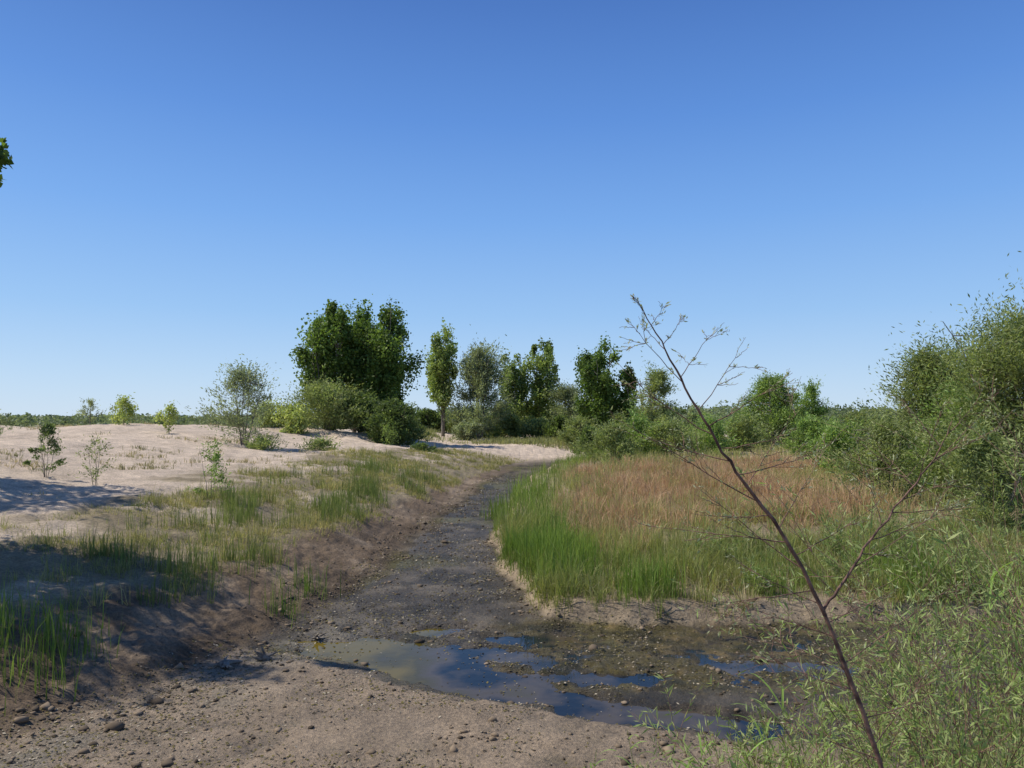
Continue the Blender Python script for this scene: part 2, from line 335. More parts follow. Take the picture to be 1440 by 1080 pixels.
def a_dune(X, Y):
    sL, sI, sN = masks(X, Y); return smooth((sL-5)/2)*smooth(fbm(X*.5, Y*.5, 65, 4)*12-2.2)
X_, Y_ = scatter(22000, -40, -4, 10, 60, a_dune, 1.3)
blades("dune_grass", X_, Y_, R.uniform(.06, .24, len(X_)), R.uniform(.008, .016, len(X_))*(1+.03*(Y_-10)), (.15, .18, .07), TAN, DRY, "scattered dune grass on pale sand", .8, per=9, rad=.12)
def a_far(X, Y):
    sL, sI, sN = masks(X, Y); return smooth(fbm(X*.25, Y*.25, 165, 4)*9+.1)*(X < .2*Y)*(X > -.2*Y)*smooth((Y-48)/6)
X_, Y_ = scatter(22000, -16, 18, 44, 84, a_far)
blades("far_bank_grass", X_, Y_, R.uniform(.15, .6, len(X_)), R.uniform(.03, .05, len(X_)), (.16, .20, .08), (.36, .35, .17), GRASS, "low green growth over distant sandy bank", .6, per=8, rad=.3)
def a_near(X, Y):
    sL, sI, sN = masks(X, Y); return smooth((sN+.25)/.5)*smooth((X-.25*Y+.6)/.7)*np.clip(.55+fbm(X*1.5, Y*1.5, 75)*2.5, .05, 1)
X_, Y_ = scatter(5600, .1, 9, 2.4, 8, a_near)
blades("weedy_grass", X_, Y_, R.uniform(.15, .6, len(X_))*np.clip((np.hypot(X_, Y_)-1.8)/2, .3, 1), R.uniform(.003, .006, len(X_)), (.22, .31, .09), (.48, .48, .24), GRASS, "light green weeds growing on the near bank", .75, per=8, rad=.05)

# ------------------------------------------------------------ flecks & clods
def chan(X, Y):
    sL, sI, sN = masks(X, Y); pz = ground(X, Y)
    edge = np.exp(-((sL+.45)/.5)**2)*(Y < 10)
    return (sL < .5)*(sI < .15)*(sN < .4)*np.clip(.45+fbm(X*1.3, Y*1.3, 85)*3+edge*.8, .04, 1)*(np.where(pz < 0, .18, 1))
X_, Y_ = scatter(190000, -4.8, 9, 4.6, 32, chan, 1.5)
n = len(X_); Z_ = np.maximum(ground(X_, Y_), 0)+.006
a = R.uniform(0, 6.28, n); l = R.uniform(.005, .018, n)*(1+.05*(Y_-6)); b = l*R.uniform(.3, .8, n)
A = np.stack([np.cos(a)*l, np.sin(a)*l, R.uniform(-.3, .5, n)*l], 1); B = np.stack([-np.sin(a)*b, np.cos(a)*b, R.uniform(-.3, .5, n)*b], 1)
P = np.stack([X_, Y_, Z_], 1)
V = np.stack([P-A, P+B, P+A, P-B], 1).reshape(-1, 3); q = np.arange(n)*4
t = R.random(n)[:, None]**2.0
cc = (C(.045, .036, .024)*(1-t)+C(.42, .36, .26)*t)
gm = (R.random(n) < .4)[:, None]; cc = np.where(gm, C(.14, .115, .035), cc)
o = mesh_obj("leaf_litter", V, np.stack([q, q+1, q+2, q+3], 1), None, np.repeat(cc, 4, 0), CLOD)
o["kind"] = "stuff"; o["label"] = "dried algae flakes and leaf litter on mud"; o["category"] = "leaf litter"
ph = (1+5**.5)/2
ico = np.array([(-1, ph, 0), (1, ph, 0), (-1, -ph, 0), (1, -ph, 0), (0, -1, ph), (0, 1, ph), (0, -1, -ph), (0, 1, -ph), (ph, 0, -1), (ph, 0, 1), (-ph, 0, -1), (-ph, 0, 1)])/1.9
icf = np.array([(0, 11, 5), (0, 5, 1), (0, 1, 7), (0, 7, 10), (0, 10, 11), (1, 5, 9), (5, 11, 4), (11, 10, 2), (10, 7, 6), (7, 1, 8), (3, 9, 4), (3, 4, 2), (3, 2, 6), (3, 6, 8), (3, 8, 9), (4, 9, 5), (2, 4, 11), (6, 2, 10), (8, 6, 7), (9, 8, 1)])
def a_cl(X, Y):
    sL, sI, sN = masks(X, Y)
    return (sI < .25)*(np.exp(-((sL-.1)/.6)**2)*.9+.3*(sL < 0)+.6*np.exp(-(sI/.15)**2))*np.clip(.4+fbm(X*2, Y*2, 95)*3, 0, 1)*(sN < 0)
X_, Y_ = scatter(52000, -6, 7, 4.6, 22, a_cl, 1.5)
n = len(X_); s = R.lognormal(-4.55, .58, n); Z_ = ground(X_, Y_)+s*.2
V = ico[None]*s[:, None, None]*R.uniform(.55, 1.35, (n, 12, 1))*np.stack([R.uniform(.8, 1.5, n), R.uniform(.8, 1.3, n), R.uniform(.4, .8, n)], 1)[:, None, :]
V = (V+np.stack([X_, Y_, Z_], 1)[:, None]).reshape(-1, 3)
Ff = (icf[None]+(np.arange(n)*12)[:, None, None]).reshape(-1, 3)
cc = C(.18, .135, .09)*R.uniform(.35, 1.5, n)[:, None]
o = mesh_obj("mud_clods", V, None, Ff, np.repeat(cc, 12, 0), CLOD)
o["kind"] = "stuff"; o["label"] = "crumbled mud clods along the stream edge"; o["category"] = "mud clods"

# ------------------------------------------------------------ plants
def tube(pts, rad, sides=5):
    pts = np.asarray(pts, float); n = len(pts); rad = np.asarray(rad, float)
    T = np.gradient(pts, axis=0); T /= np.linalg.norm(T, axis=1)[:, None]+1e-9
    up = np.where(np.abs(T[:, 2:3]) > .9, np.array([[1., 0, 0]]), np.array([[0, 0, 1.]]))
    A = np.cross(T, up); A /= np.linalg.norm(A, axis=1)[:, None]+1e-9; B = np.cross(T, A)
    an = np.arange(sides)*2*np.pi/sides
    V = pts[:, None]+rad[:, None, None]*(A[:, None]*np.cos(an)[None, :, None]+B[:, None]*np.sin(an)[None, :, None])
    i = np.arange(n-1)[:, None]*sides; j = np.arange(sides)[None]; k = (j+1) % sides
    F = np.stack([i+j, i+k, i+sides+k, i+sides+j], -1).reshape(-1, 4)
    return V.reshape(-1, 3), F
class Acc:
    def __init__(s): s.V = []; s.F = []; s.n = 0
    def add(s, V, F): s.V.append(V); s.F.append(F+s.n); s.n += len(V)
    def get(s): return np.concatenate(s.V), np.concatenate(s.F)
def curve(p0, p1, k=6, wob=.08, sag=0., g=R):
    p0 = np.asarray(p0, float); p1 = np.asarray(p1, float); t = np.linspace(0, 1, k)[:, None]
    L = np.linalg.norm(p1-p0); c = (p0+p1)/2+g.normal(0, wob*L, 3)+np.array([0, 0, sag*L])
    return (1-t)**2*p0+2*t*(1-t)*c+t*t*p1
def leafquads(Cn, axis_, ln, wd, c, g):
    n = len(Cn); r = g.normal(0, 1, (n, 3)); b = np.cross(axis_, r); b /= np.linalg.norm(b, axis=1)[:, None]+1e-9
    A = axis_*ln[:, None]/2; B = b*wd[:, None]/2
    V = np.stack([Cn-A, Cn+B-A*.1, Cn+A, Cn-B-A*.1], 1).reshape(-1, 3); q = np.arange(n)*4
    return V, np.stack([q, q+1, q+2, q+3], 1), np.repeat(c, 4, 0)
def unit(v): return v/(np.linalg.norm(v, axis=1)[:, None]+1e-9)
KIND = {
 'cotton': dict(c1=(.08, .14, .03), c2=(.175, .245, .06), asp=.85, el=1.3, prof=.62, sig=.082, br=.9),
 'cottonlt': dict(c1=(.17, .24, .065), c2=(.32, .38, .125), asp=.85, el=1.4, prof=.7, sig=.088, br=.9),
 'willow': dict(c1=(.18, .235, .08), c2=(.33, .36, .15), asp=.28, el=1.3, prof=.6, sig=.085, br=.5),
 'greywillow': dict(c1=(.20, .24, .13), c2=(.32, .35, .21), asp=.28, el=1.3, prof=.6, sig=.09, br=.5),
 'bright': dict(c1=(.16, .26, .065), c2=(.30, .39, .12), asp=.35, el=1.0, prof=.5, sig=.10, br=.5),
 'dome': dict(c1=(.16, .25, .06), c2=(.30, .38, .12), asp=.35, el=1.0, prof=.5, sig=.075, br=.5),
 'yellow': dict(c1=(.30, .37, .11), c2=(.46, .48, .18), asp=.5, el=1.6, prof=.8, sig=.12, br=.8),
 'dark': dict(c1=(.09, .135, .045), c2=(.18, .23, .08), asp=.4, el=1.0, prof=.5, sig=.09, br=.5),
}
def plant(name, label, cat, px, py, h, w, lo, kind, nleaf, leaf, nclump=70, stems=1, seed=0, trunk_r=None, group=None, extra=None, sparse=1.0, lobes=4):
    g = np.random.default_rng(1000+seed); K = KIND[kind]
    bz = gz(px, py)-.05; base = np.array([px, py, bz])
    e = empty(name, base, label, cat, group)
    acc = Acc(); tr = trunk_r or h*.018
    cot = kind in ('cotton', 'cottonlt'); wil = kind in ('willow', 'greywillow', 'bright')
    st = []
    if cot:
        LB = []
        for i in range(lobes):
            az = 6.283*i/lobes+g.uniform(-.5, .5); rr = w*(.06 if i == 0 else g.uniform(.18, .31)); tp = 1.0 if i == 0 else g.uniform(.74, .97)
            LB.append((np.cos(az)*rr, np.sin(az)*rr, tp, g.uniform(.15, .23)*w))
    for i in range(lobes if cot else stems):
        if cot:
            off = np.array(LB[i][:2]); top = base+np.array([off[0], off[1], h*LB[i][2]*.93])
        else:
            off = g.normal(0, w*.18, 2) if stems > 1 else g.normal(0, w*.04, 2)
            top = base+np.array([off[0], off[1], h*(g.uniform(.8, .95) if i else .95)])
        b0 = base+np.array([off[0]*(.0 if cot and stems == 1 else .14), off[1]*(.0 if cot and stems == 1 else .14), 0])
        if cot: 
            t = np.linspace(0, 1, 12)[:, None]; hz = np.clip((t-.12)/.88, 0, 1)**.8
            pc = b0+(top-b0)*np.concatenate([hz, hz, t], 1)
        else: pc = curve(b0, top, 12, .03, g=g)
        pc[1:-1, :2] += g.normal(0, h*.006, (10, 2))
        r = np.linspace(tr/(1+.3*((lobes if cot else stems)-1)), tr*.10, 12); r[0] *= 1.35
        if cot and i == 0: r[:5] = np.maximum(r[:5], np.linspace(tr, tr*.6, 5))
        acc.add(*tube(pc, r, 7)); st.append(pc)
    ctr = []; sidx = []
    ph1, ph2, ph3 = g.uniform(0, 6.28, 3)
    for i in range(nclump):
        if cot:
            j = g.integers(lobes); ox, oy, tp, lr = LB[j]; tt = g.random()**.85
            prof = max(np.sin(np.pi*(tt*.88+.08)), .12)**.6; az = g.uniform(0, 6.28); rr = lr*prof*g.random()**.5
            kx = .4+.6*tt**.65
            ctr.append(base+np.array([ox*kx+rr*np.cos(az), oy*kx+rr*np.sin(az), h*(lo+(tp-.04-lo)*tt)])); sidx.append(j)
        else:
            tt = g.random()**.8
            Rr = w/2*max(np.sin(np.pi*min(max(tt*.93+.04, 0), 1)**K['prof']), .12)**.6
            az = g.uniform(0, 6.28)
            if kind != 'dome': Rr *= 1+.18*np.sin(2*az+ph1+3*tt)+.16*np.sin(3*az+ph2-7*tt)+.12*np.sin(9*tt+ph3)
            rr = Rr*g.random()**.45*.86
            ctr.append(base+np.array([rr*np.cos(az), rr*np.sin(az), h*(lo+(1-lo)*(.04+.88*tt))])); sidx.append(g.integers(len(st)))
    ne = 0
    if extra is not None: ctr += [np.array(q) for q in extra]; ne = len(extra); sidx += [0]*ne
    ctr = np.array(ctr); dirs = np.zeros_like(ctr)
    for i, c in enumerate(ctr):
        s = st[sidx[i]]; want = c[2]-g.uniform(.08, .22)*h*K['br']-.25*np.hypot(c[0]-px, c[1]-py)
        j = int(np.clip(np.searchsorted(s[:, 2], want), 1, 10)); p0 = s[j]
        pc = curve(p0, c, 6, .06, -.06, g)
        acc.add(*tube(pc, np.linspace(tr*.18, tr*.03, 6), 4)); d = c-p0; dirs[i] = d/(np.linalg.norm(d)+1e-6)
        for q in range(2):
            if ne and c[0] > px+w*.35: continue
            c2 = c+g.normal(0, w*K['sig']*.6, 3)+dirs[i]*w*.03
            acc.add(*tube(curve(pc[3], c2, 4, .08, g=g), np.linspace(tr*.07, tr*.015, 4), 3))
    V, F = acc.get(); mesh_obj("trunk", V, F, None, None, BARK, e, True, origin=base)
    wt = g.lognormal(0, .5, len(ctr))
    if ne: wt[-ne:] = .30
    wt /= wt.sum(); k = g.choice(len(ctr), nleaf, p=wt)
    sg = w*K['sig']*g.uniform(.55, 1.4, len(ctr))*sparse
    if ne: sg[-ne:] = .10
    off = g.normal(0, 1, (nleaf, 3)); off = off/np.linalg.norm(off, axis=1)[:, None]*(g.random(nleaf)**.6*1.6)[:, None]
    off[:, 2] *= K['el']; along = dirs[k]*(g.normal(0, 1.3 if wil else .6, nleaf))[:, None]
    if wil: along[:, 2] += np.abs(g.normal(0, .5, nleaf)); off *= .85
    if ne: along[k >= len(ctr)-ne] *= .2
    Pn = ctr[k]+(off*.8+along)*sg[k][:, None]
    mz = bz+.04+g.random(nleaf)*.1; Pn[:, 2] = np.maximum(Pn[:, 2], mz)
    if not wil and kind not in ('dark', 'dome'): ax = unit(g.normal(0, 1, (nleaf, 3))+np.array([0, 0, -.3]))
    else: ax = unit(g.normal(0, .65, (nleaf, 3))+dirs[k]+np.array([0, 0, .3]))
    ln = leaf*g.uniform(.6, 1.4, nleaf)
    t = g.random(nleaf)[:, None]; cb = g.uniform(.72, 1.3, len(ctr))[k][:, None]
    c = (np.array(K['c1'])*(1-t)+np.array(K['c2'])*t)*cb*g.uniform(.75, 1.25, nleaf)[:, None]
    V, F, cc = leafquads(Pn, ax, ln, ln*K['asp'], c, g)
    mesh_obj("crown", V, F, None, cc, LEAF, e, origin=base)
    return e
def PB(bearing, elev, d):
    x = bearing*d; return x, d, CAMZ+elev*d-gz(x, d)
sd = 0
def place(name, label, cat, b, el, d, w, lo, kind, nleaf, leaf, **k):
    global sd; sd += 1
    x, y, h = PB(b, el, d); return plant(name, label, cat, x, y, max(h, .4), w, lo, kind, nleaf, leaf, seed=sd, **k)
CT = "cottonwood_tree"; WS = "willow_shrub"
place(CT, "tall dark green cottonwood with dense upright crown", "tree", -.250, .163, 45, 4.9, .22, 'cotton', 22000, .16, nclump=120, stems=2, lobes=7)
place(CT, "tallest dense dark cottonwood beside leafy shrubs", "tree", -.172, .167, 46, 5.7, .24, 'cotton', 25000, .16, nclump=135, stems=3, lobes=8)
place(CT, "dark cottonwood filling gap between two taller ones", "tree", -.212, .160, 48, 4.6, .22, 'cotton', 17000, .16, nclump=90, lobes=6)
place(WS, "olive willow shrub under tall cottonwoods", "shrub", -.250, .044, 42, 4.6, .0, 'willow', 16000, .17, nclump=80, stems=5)
place(WS, "dense dark green shrub directly under cottonwoods", "shrub", -.205, .034, 43, 4.4, .0, 'dark', 15000, .17, nclump=75, stems=5)
place(WS, "dark rounded shrub on sand at foot of cottonwood", "shrub", -.158, .024, 41, 3.8, .0, 'dark', 14000, .17, nclump=70, stems=5)
place(WS, "thin yellow-green shrub on pale sand", "shrub", -.322, .026, 42, 2.4, .0, 'yellow', 3600, .14, nclump=40, stems=4)
place(WS, "small yellow-green shrub beside larger willow", "shrub", -.295, .018, 40, 2.0, .0, 'yellow', 3000, .14, nclump=40, stems=4)
place(CT, "slender light green cottonwood with bare lower trunk", "tree", -.093, .134, 61, 4.3, .30, 'cottonlt', 11000, .18, nclump=75, lobes=5)
place("willow_tree", "grey-green willow tree leafy to the ground", "tree", -.042, .102, 60, 4.9, .02, 'greywillow', 21000, .24, nclump=120, stems=4)
place(CT, "young light green cottonwood standing on the far bank", "tree", .008, .096, 66, 4.0, .12, 'cottonlt', 10000, .18, nclump=65, lobes=4)
place(CT, "tall narrow light green cottonwood on the far bank", "tree", .040, .115, 66, 4.5, .12, 'cottonlt', 12500, .18, nclump=75, lobes=5)
place(WS, "greyish willow shrub on the far bank", "shrub", .076, .050, 64, 3.8, .0, 'greywillow', 10000, .22, nclump=60, stems=4)
place(CT, "broad dark green cottonwood above streamside grass", "tree", .120, .112, 56, 5.3, .14, 'cotton', 17000, .17, nclump=95, stems=2, lobes=6)
place(CT, "smaller dark cottonwood leaning beside a broad one", "tree", .158, .078, 56, 3.5, .10, 'cotton', 7500, .17, nclump=50, lobes=4)
place("willow_tree", "olive green willow with narrow rounded crown", "tree", .195, .073, 50, 3.1, .02, 'willow', 13000, .18, nclump=80, stems=3)
place(WS, "large rounded bright green willow bush", "shrub", .352, .064, 48, 5.4, .0, 'dome', 30000, .15, nclump=190, stems=6)
place(WS, "small bright green bush against larger one", "shrub", .405, .050, 50, 2.6, .0, 'bright', 8000, .16, nclump=50, stems=4)
place("willow_tree", "feathery grey-green willow sapling on sand", "tree", -.362, .074, 29, 3.3, .10, 'greywillow', 6800, .12, nclump=105, stems=6, sparse=.75)
place("young_cottonwood", "thin pale sapling on top of dune", "tree", -.570, .030, 34, 1.0, .1, 'greywillow', 900, .10, nclump=24, trunk_r=.025)
place("young_cottonwood", "yellow-green cottonwood sapling on top of dune", "tree", -.524, .033, 34, 1.2, .08, 'yellow', 1900, .10, nclump=30, trunk_r=.025)
place("young_cottonwood", "thin yellow-green sapling standing in pale sand", "tree", -.463, .022, 31, 1.0, .2, 'yellow', 900, .10, nclump=24, trunk_r=.02)
place("desert_shrub", "small dark green bush on pale sand", "shrub", -.627, .003, 17, .85, .05, 'dark', 1900, .06, nclump=34, stems=5, trunk_r=.015)
place("desert_shrub", "sparse low sapling with thin bare stems", "shrub", -.56, -.018, 16, .8, .2, 'willow', 450, .07, nclump=24, stems=3, trunk_r=.012)
place("desert_shrub", "wispy bright green sapling beside bank grass", "shrub", -.404, -.026, 15, .75, .1, 'bright', 1000, .06, nclump=30, stems=3, trunk_r=.012)
place("desert_shrub", "small grey-green bush on the dune crest", "shrub", -.70, .006, 24, 1.2, .0, 'greywillow', 1400, .09, nclump=30, stems=4, trunk_r=.02)
place("desert_shrub", "low green bush beside feathery willow", "shrub", -.34, -.022, 28, 1.7, .0, 'willow', 2000, .11, nclump=34, stems=4, trunk_r=.02)
place("desert_shrub", "low olive bush on edge of sand", "shrub", -.26, -.028, 30, 1.6, .0, 'willow', 1600, .11, nclump=30, stems=4, trunk_r=.02)
place("desert_shrub", "low dark bush on sand near cottonwoods", "shrub", -.12, -.03, 36, 1.5, .0, 'dark', 1600, .12, nclump=30, stems=4, trunk_r=.02)
place("willow_tree", "large olive willow with feathery drooping branches", "tree", .70, .155, 16.5, 4.5, .02, 'willow', 76000, .095, nclump=200, stems=5, sparse=.85)
place("willow_tree", "grey-green willow beside a larger one", "tree", .572, .100, 20, 3.3, .0, 'willow', 38000, .105, nclump=140, stems=5, sparse=.85)
place(WS, "light green willow shrub rising from grass", "shrub", .50, .008, 17.5, 2.0, .0, 'willow', 10000, .085, nclump=70, stems=5)
place(WS, "bushy yellow-green willow shrub over bare sand", "shrub", .64, -.01, 13.5, 1.6, .0, 'willow', 12000, .075, nclump=70, stems=5)
place(WS, "leafy willow shrub beside larger feathery willow", "shrub", .62, .045, 18.0, 2.6, .0, 'bright', 18000, .09, nclump=90, stems=5)
place(WS, "low light green willow shrub on grassy flat", "shrub", .445, -.006, 24, 2.2, .0, 'bright', 6500, .11, nclump=50, stems=4)
for i, (b, el, d, w, k) in enumerate([(.135, -.004, 33, 2.4, 'willow'), (.175, .004, 36, 2.6, 'bright'), (.215, -.002, 35, 2.8, 'willow'), (.265, .000, 38, 3.0, 'bright'), (.31, .004, 40, 2.8, 'willow'), (.47, .010, 44, 2.8, 'willow'), (.245,.016,48,3.0,'greywillow'), (.40,.002,36,2.2,'bright'),
        (-.115, .014, 68, 3.6, 'dark'), (-.075, .012, 70, 3.4, 'willow'), (-.01, .022, 76, 4.2, 'dark'), (.028, .018, 78, 4.0, 'dark'), (.058, .022, 76, 4.0, 'dark'), (.095, .02, 70, 3.6, 'dark'), (.16, .02, 64, 4.0, 'dark'), (.225, .02, 66, 4.0, 'dark'),
        (-.06, -.004, 57, 2.4, 'greywillow'), (.0, .006, 62, 3.4, 'willow'), (.11, .014, 58, 3.4, 'dark'), (.145, .010, 54, 2.8, 'willow'), (.105, -.008, 44, 2.4, 'dark'), (.09, .004, 52, 2.8, 'willow'), (.04, .000, 60, 3.6, 'willow'), (-.03, .004, 64, 3.2, 'dark'), (.065, .006, 58, 3.0, 'dark')]):
    place(WS, {'willow': "soft green willow shrub among stream grass", 'bright': "bright green shrub among stream grass", 'greywillow': "greyish shrub above stream grass", 'dark': "dark green shrub on the distant sandy bank"}[k],
          "shrub", b, el, d, w, .0, k, 7000, .0040*d, nclump=50, stems=4, group="shrubs along the stream")
ex = [(-5.98, 8.3, 5.5), (-5.88, 8.3, 5.68), (-5.95, 8.35, 5.38), (-5.82, 8.25, 5.58), (-6.05, 8.3, 5.72)]
plant(CT, "cottonwood with dark leafy branch reaching out over bank", "tree", -9.6, 8.9, 7.2, 4.9, .36, 'cotton', 29000, .08, nclump=130, seed=501, extra=ex, lobes=6, sparse=.9)
plant(CT, "cottonwood shading the pale sand dune", "tree", -14.0, 14.0, 8.6, 5.6, .3, 'cotton', 17000, .12, nclump=110, seed=502, lobes=6)

# distant tree line
g = R; nb = 520
by = g.uniform(85, 330, nb); bb = g.uniform(-.95, .95, nb); bx = bb*by
bh = (2.2+g.random(nb)*1.4+.012*by)*np.where(bb < -.28, .60, np.where(bb < -.1, .78, 1.0)); bw = g.uniform(3, 8, nb)*(by/110)
k = g.integers(0, nb, 80000); n = len(k); o3 = unit(g.normal(0, 1, (n, 3)))*(g.random(n)**.4)[:, None]
Pn = np.stack([bx[k]+o3[:, 0]*bw[k]/2, by[k]+o3[:, 1]*bw[k]/2, 1.0+bh[k]*.5*(1+o3[:, 2])], 1)
t = g.random(n)[:, None]; c = (C(.12, .155, .085)*(1-t)+C(.23, .27, .16)*t)*g.uniform(.7, 1.2, nb)[k][:, None]
ln = g.uniform(.35, .8, n)*(by[k]/130)
V, F, cc = leafquads(Pn, unit(g.normal(0, 1, (n, 3))), ln, ln*.6, c, g)
o = mesh_obj("distant_brush", V, F, None, cc, LEAF); o["kind"] = "stuff"; o["label"] = "far-off belt of green brush on the horizon"; o["category"] = "brush"

# ------------------------------------------------------------ bare sapling in front of the camera
g = np.random.default_rng(78)
root = np.array([1.46, 2.80, gz(1.46, 2.80)-.04])
e = empty("willow_sapling", root, "thin reddish sapling with almost bare thorny twigs", "tree")
accT = Acc(); accB = Acc(); LP = []; LA = []
main = np.array([root, (1.40, 2.8, 1.2), (1.30, 2.8, 1.52), (1.16, 2.79, 1.90), (1.0, 2.77, 2.19), (.86, 2.76, 2.37), (.754, 2.75, 2.53), (.66, 2.72, 2.68), (.58, 2.7, 2.83), (.51, 2.69, 2.95), (.445, 2.68, 3.06)])
def fine(P, k=4):
    t = np.linspace(0, len(P)-1, (len(P)-1)*k+1); Q = np.stack([np.interp(t, range(len(P)), P[:, i]) for i in range(3)], 1)
    Q[1:-1] = (Q[:-2]+Q[1:-1]*2+Q[2:])/4; return Q
mf = fine(main); mf[1:, :] += g.normal(0, .003, (len(mf)-1, 3))
accT.add(*tube(mf, np.linspace(.0105, .0013, len(mf))*g.uniform(.9, 1.15, len(mf)), 8))
side = np.array([(1.16, 2.79, 1.90), (1.24, 2.8, 2.0), (1.33, 2.82, 2.12), (1.46, 2.84, 2.27), (1.58, 2.86, 2.39), (1.68, 2.88, 2.52), (1.72, 2.88, 2.62)])
sf = fine(side); sf[1:] += g.normal(0, .003, (len(sf)-1, 3)); accT.add(*tube(sf, np.linspace(.0058, .0014, len(sf)), 6))
def twig(p0, p1, r, leafy=1.0, sub=3, lvl=0):
    L = np.linalg.norm(np.array(p1)-p0); pc = curve(p0, p1, 9, .035, -.03, g); pc[1:] += g.normal(0, .0018, (8, 3))
    accB.add(*tube(pc, np.linspace(r, .0006, 9), 4))
    for i in range(int(L*27*leafy)+1):
        t = g.uniform(.15, 1); q = pc[min(int(t*8), 7)]*(1-(t*8) % 1)+pc[min(int(t*8)+1, 8)]*((t*8) % 1)
        for s in range(2):
            LP.append(q+g.normal(0, .004, 3)); LA.append(g.normal(0, .5, 3)+(pc[-1]-pc[0])/L*1.0)
    for i in range(sub):
        j = g.integers(2, 8); d = (pc[-1]-pc[0])/L+g.normal(0, .5, 3)
        d /= np.linalg.norm(d); twig(pc[j], pc[j]+d*L*g.uniform(.15, .42), r*.55, leafy, 2 if lvl == 0 and i < 3 else 0, lvl+1)
def at(P, z): return np.array([np.interp(z, P[:, 2], P[:, i]) for i in range(3)])
for (zz, dx, dy, dz, r) in [(2.55, -.40, .1, .32, .0024), (2.58, .33, -.05, .22, .0024), (2.64, .22, .1, .30, .0022), (2.74, -.20, -.1, .20, .002), (2.76, .16, .05, .20, .0018), (2.86, -.08, .1, .12, .0015), (2.88, .07, 0, .10, .0015), (2.95, .05, 0, .08, .0012), (2.97, -.05, 0, .08, .0012),
        (2.45, -.40, .15, .12, .0024), (2.40, .40, .1, .10, .0024), (2.3, -.5, 0, .30, .0026), (2.2, .30, .2, .34, .0026), (2.15, -.50, .1, .05, .0026), (2.05, -.35, .1, .30, .0026), (1.97, -.46, -.1, -.03, .0026),
        (1.85, .4, .2, .1, .0026), (1.8, -.35, 0, .12, .0026), (1.7, .45, .1, .25, .0026), (1.6, -.3, .1, .1, .0026), (1.5, .45, .1, .1, .0026), (1.4, .4, .2, .3, .0026), (1.35, -.35, .1, .12, .0026), (2.36, .25, .1, .3, .0022), (2.1, .4, .1, .2, .0022), (1.92, -.3, .1, .15, .0022), (2.25, -.3, -.1, .02, .0022), (2.5, .2, -.1, .05, .002)]:
    twig(at(mf, zz), at(mf, zz)+np.array([dx, dy, dz])*g.uniform(.85, 1.1), r, .8, 5)
for (zz, dx, dy, dz) in [(2.1, .2, .1, -.02), (2.2, -.05, .1, .28), (2.3, .3, .1, .08), (2.38, .05, -.1, .3), (2.45, .3, 0, .14), (2.5, -.1, .1, .2), (2.55, .22, .1, .2), (2.05, .4, 0, .25), (2.25, .35, .1, .0), (2.35, -.2, .1, .2), (2.15, .4, .1, .12), (2.42, .35, .1, .3)]:
    twig(at(sf, zz), at(sf, zz)+np.array([dx, dy, dz]), .0022, .9, 5)
V, F = accT.get(); mesh_obj("trunk", V, F, None, None, TWIG, e, True, origin=root)
V, F = accB.get(); mesh_obj("twigs", V, F, None, None, TWIG, e, True, origin=root)
LP = np.array(LP); LA = unit(np.array(LA)); n = len(LP); ln = g.uniform(.007, .023, n); t = g.random(n)[:, None]
V, F, cc = leafquads(LP+LA*ln[:, None]/2, LA, ln, ln*.3, (C(.28, .32, .16)*(1-t)+C(.46, .46, .31)*t), g)
mesh_obj("leaves", V, F, None, cc, LEAF, e, origin=root)

# ------------------------------------------------------------ foreground leafy shrubs
def weed(px, py, h, ns, nl, seed, label, spread=.45, leafl=.05, c1=(.22, .31, .09), c2=(.43, .47, .20), name="willow_shrub"):
    g = np.random.default_rng(seed); base = np.array([px, py, gz(px, py)-.03]); e = empty(name, base, label, "shrub", "leafy shrubs on the bank")
    A = Acc(); P = []; D = []
    def stem(p0, p1, r, m, lv):
        pc = curve(p0, p1, 8, .08, .04, g); A.add(*tube(pc, np.linspace(r, .0006, 8), 4))
        L = np.linalg.norm(p1-p0); dd = (pc[-1]-pc[0])/L
        for i in range(m):
            t = g.uniform(.12, 1)*6.99; q = pc[int(t)]+(pc[int(t)+1]-pc[int(t)])*(t % 1)
            P.append(q); D.append(dd*.8+g.normal(0, .6, 3))
        if lv:
            for i in range(6):
                j = g.integers(2, 7); d = dd+g.normal(0, .5, 3); d /= np.linalg.norm(d)
                stem(pc[j], pc[j]+d*L*g.uniform(.18, .4), r*.6, m//2, 0)
    for i in range(ns):
        a = g.uniform(0, 6.28); s = abs(g.normal(0, spread))*h
        b0 = base+np.array([g.normal(0, .06), g.normal(0, .06), 0])
        stem(b0, b0+np.array([np.cos(a)*s, np.sin(a)*s, h*g.uniform(.5, 1.05)]), g.uniform(.0016, .0035), nl, 1)
    V, F = A.get(); mesh_obj("stems", V, F, None, None, TWIG, e, True, origin=base)
    P = np.array(P); D = unit(np.array(D)); n = len(P); ln = leafl*g.uniform(.5, 1.4, n); t = g.random(n)[:, None]
    V, F, cc = leafquads(P+D*ln[:, None]/2, D, ln, ln*.15, (np.array(c1)*(1-t)+np.array(c2)*t)*g.uniform(.75, 1.2, n)[:, None], g)
    mesh_obj("leaves", V, F, None, cc, LEAF, e, origin=base)
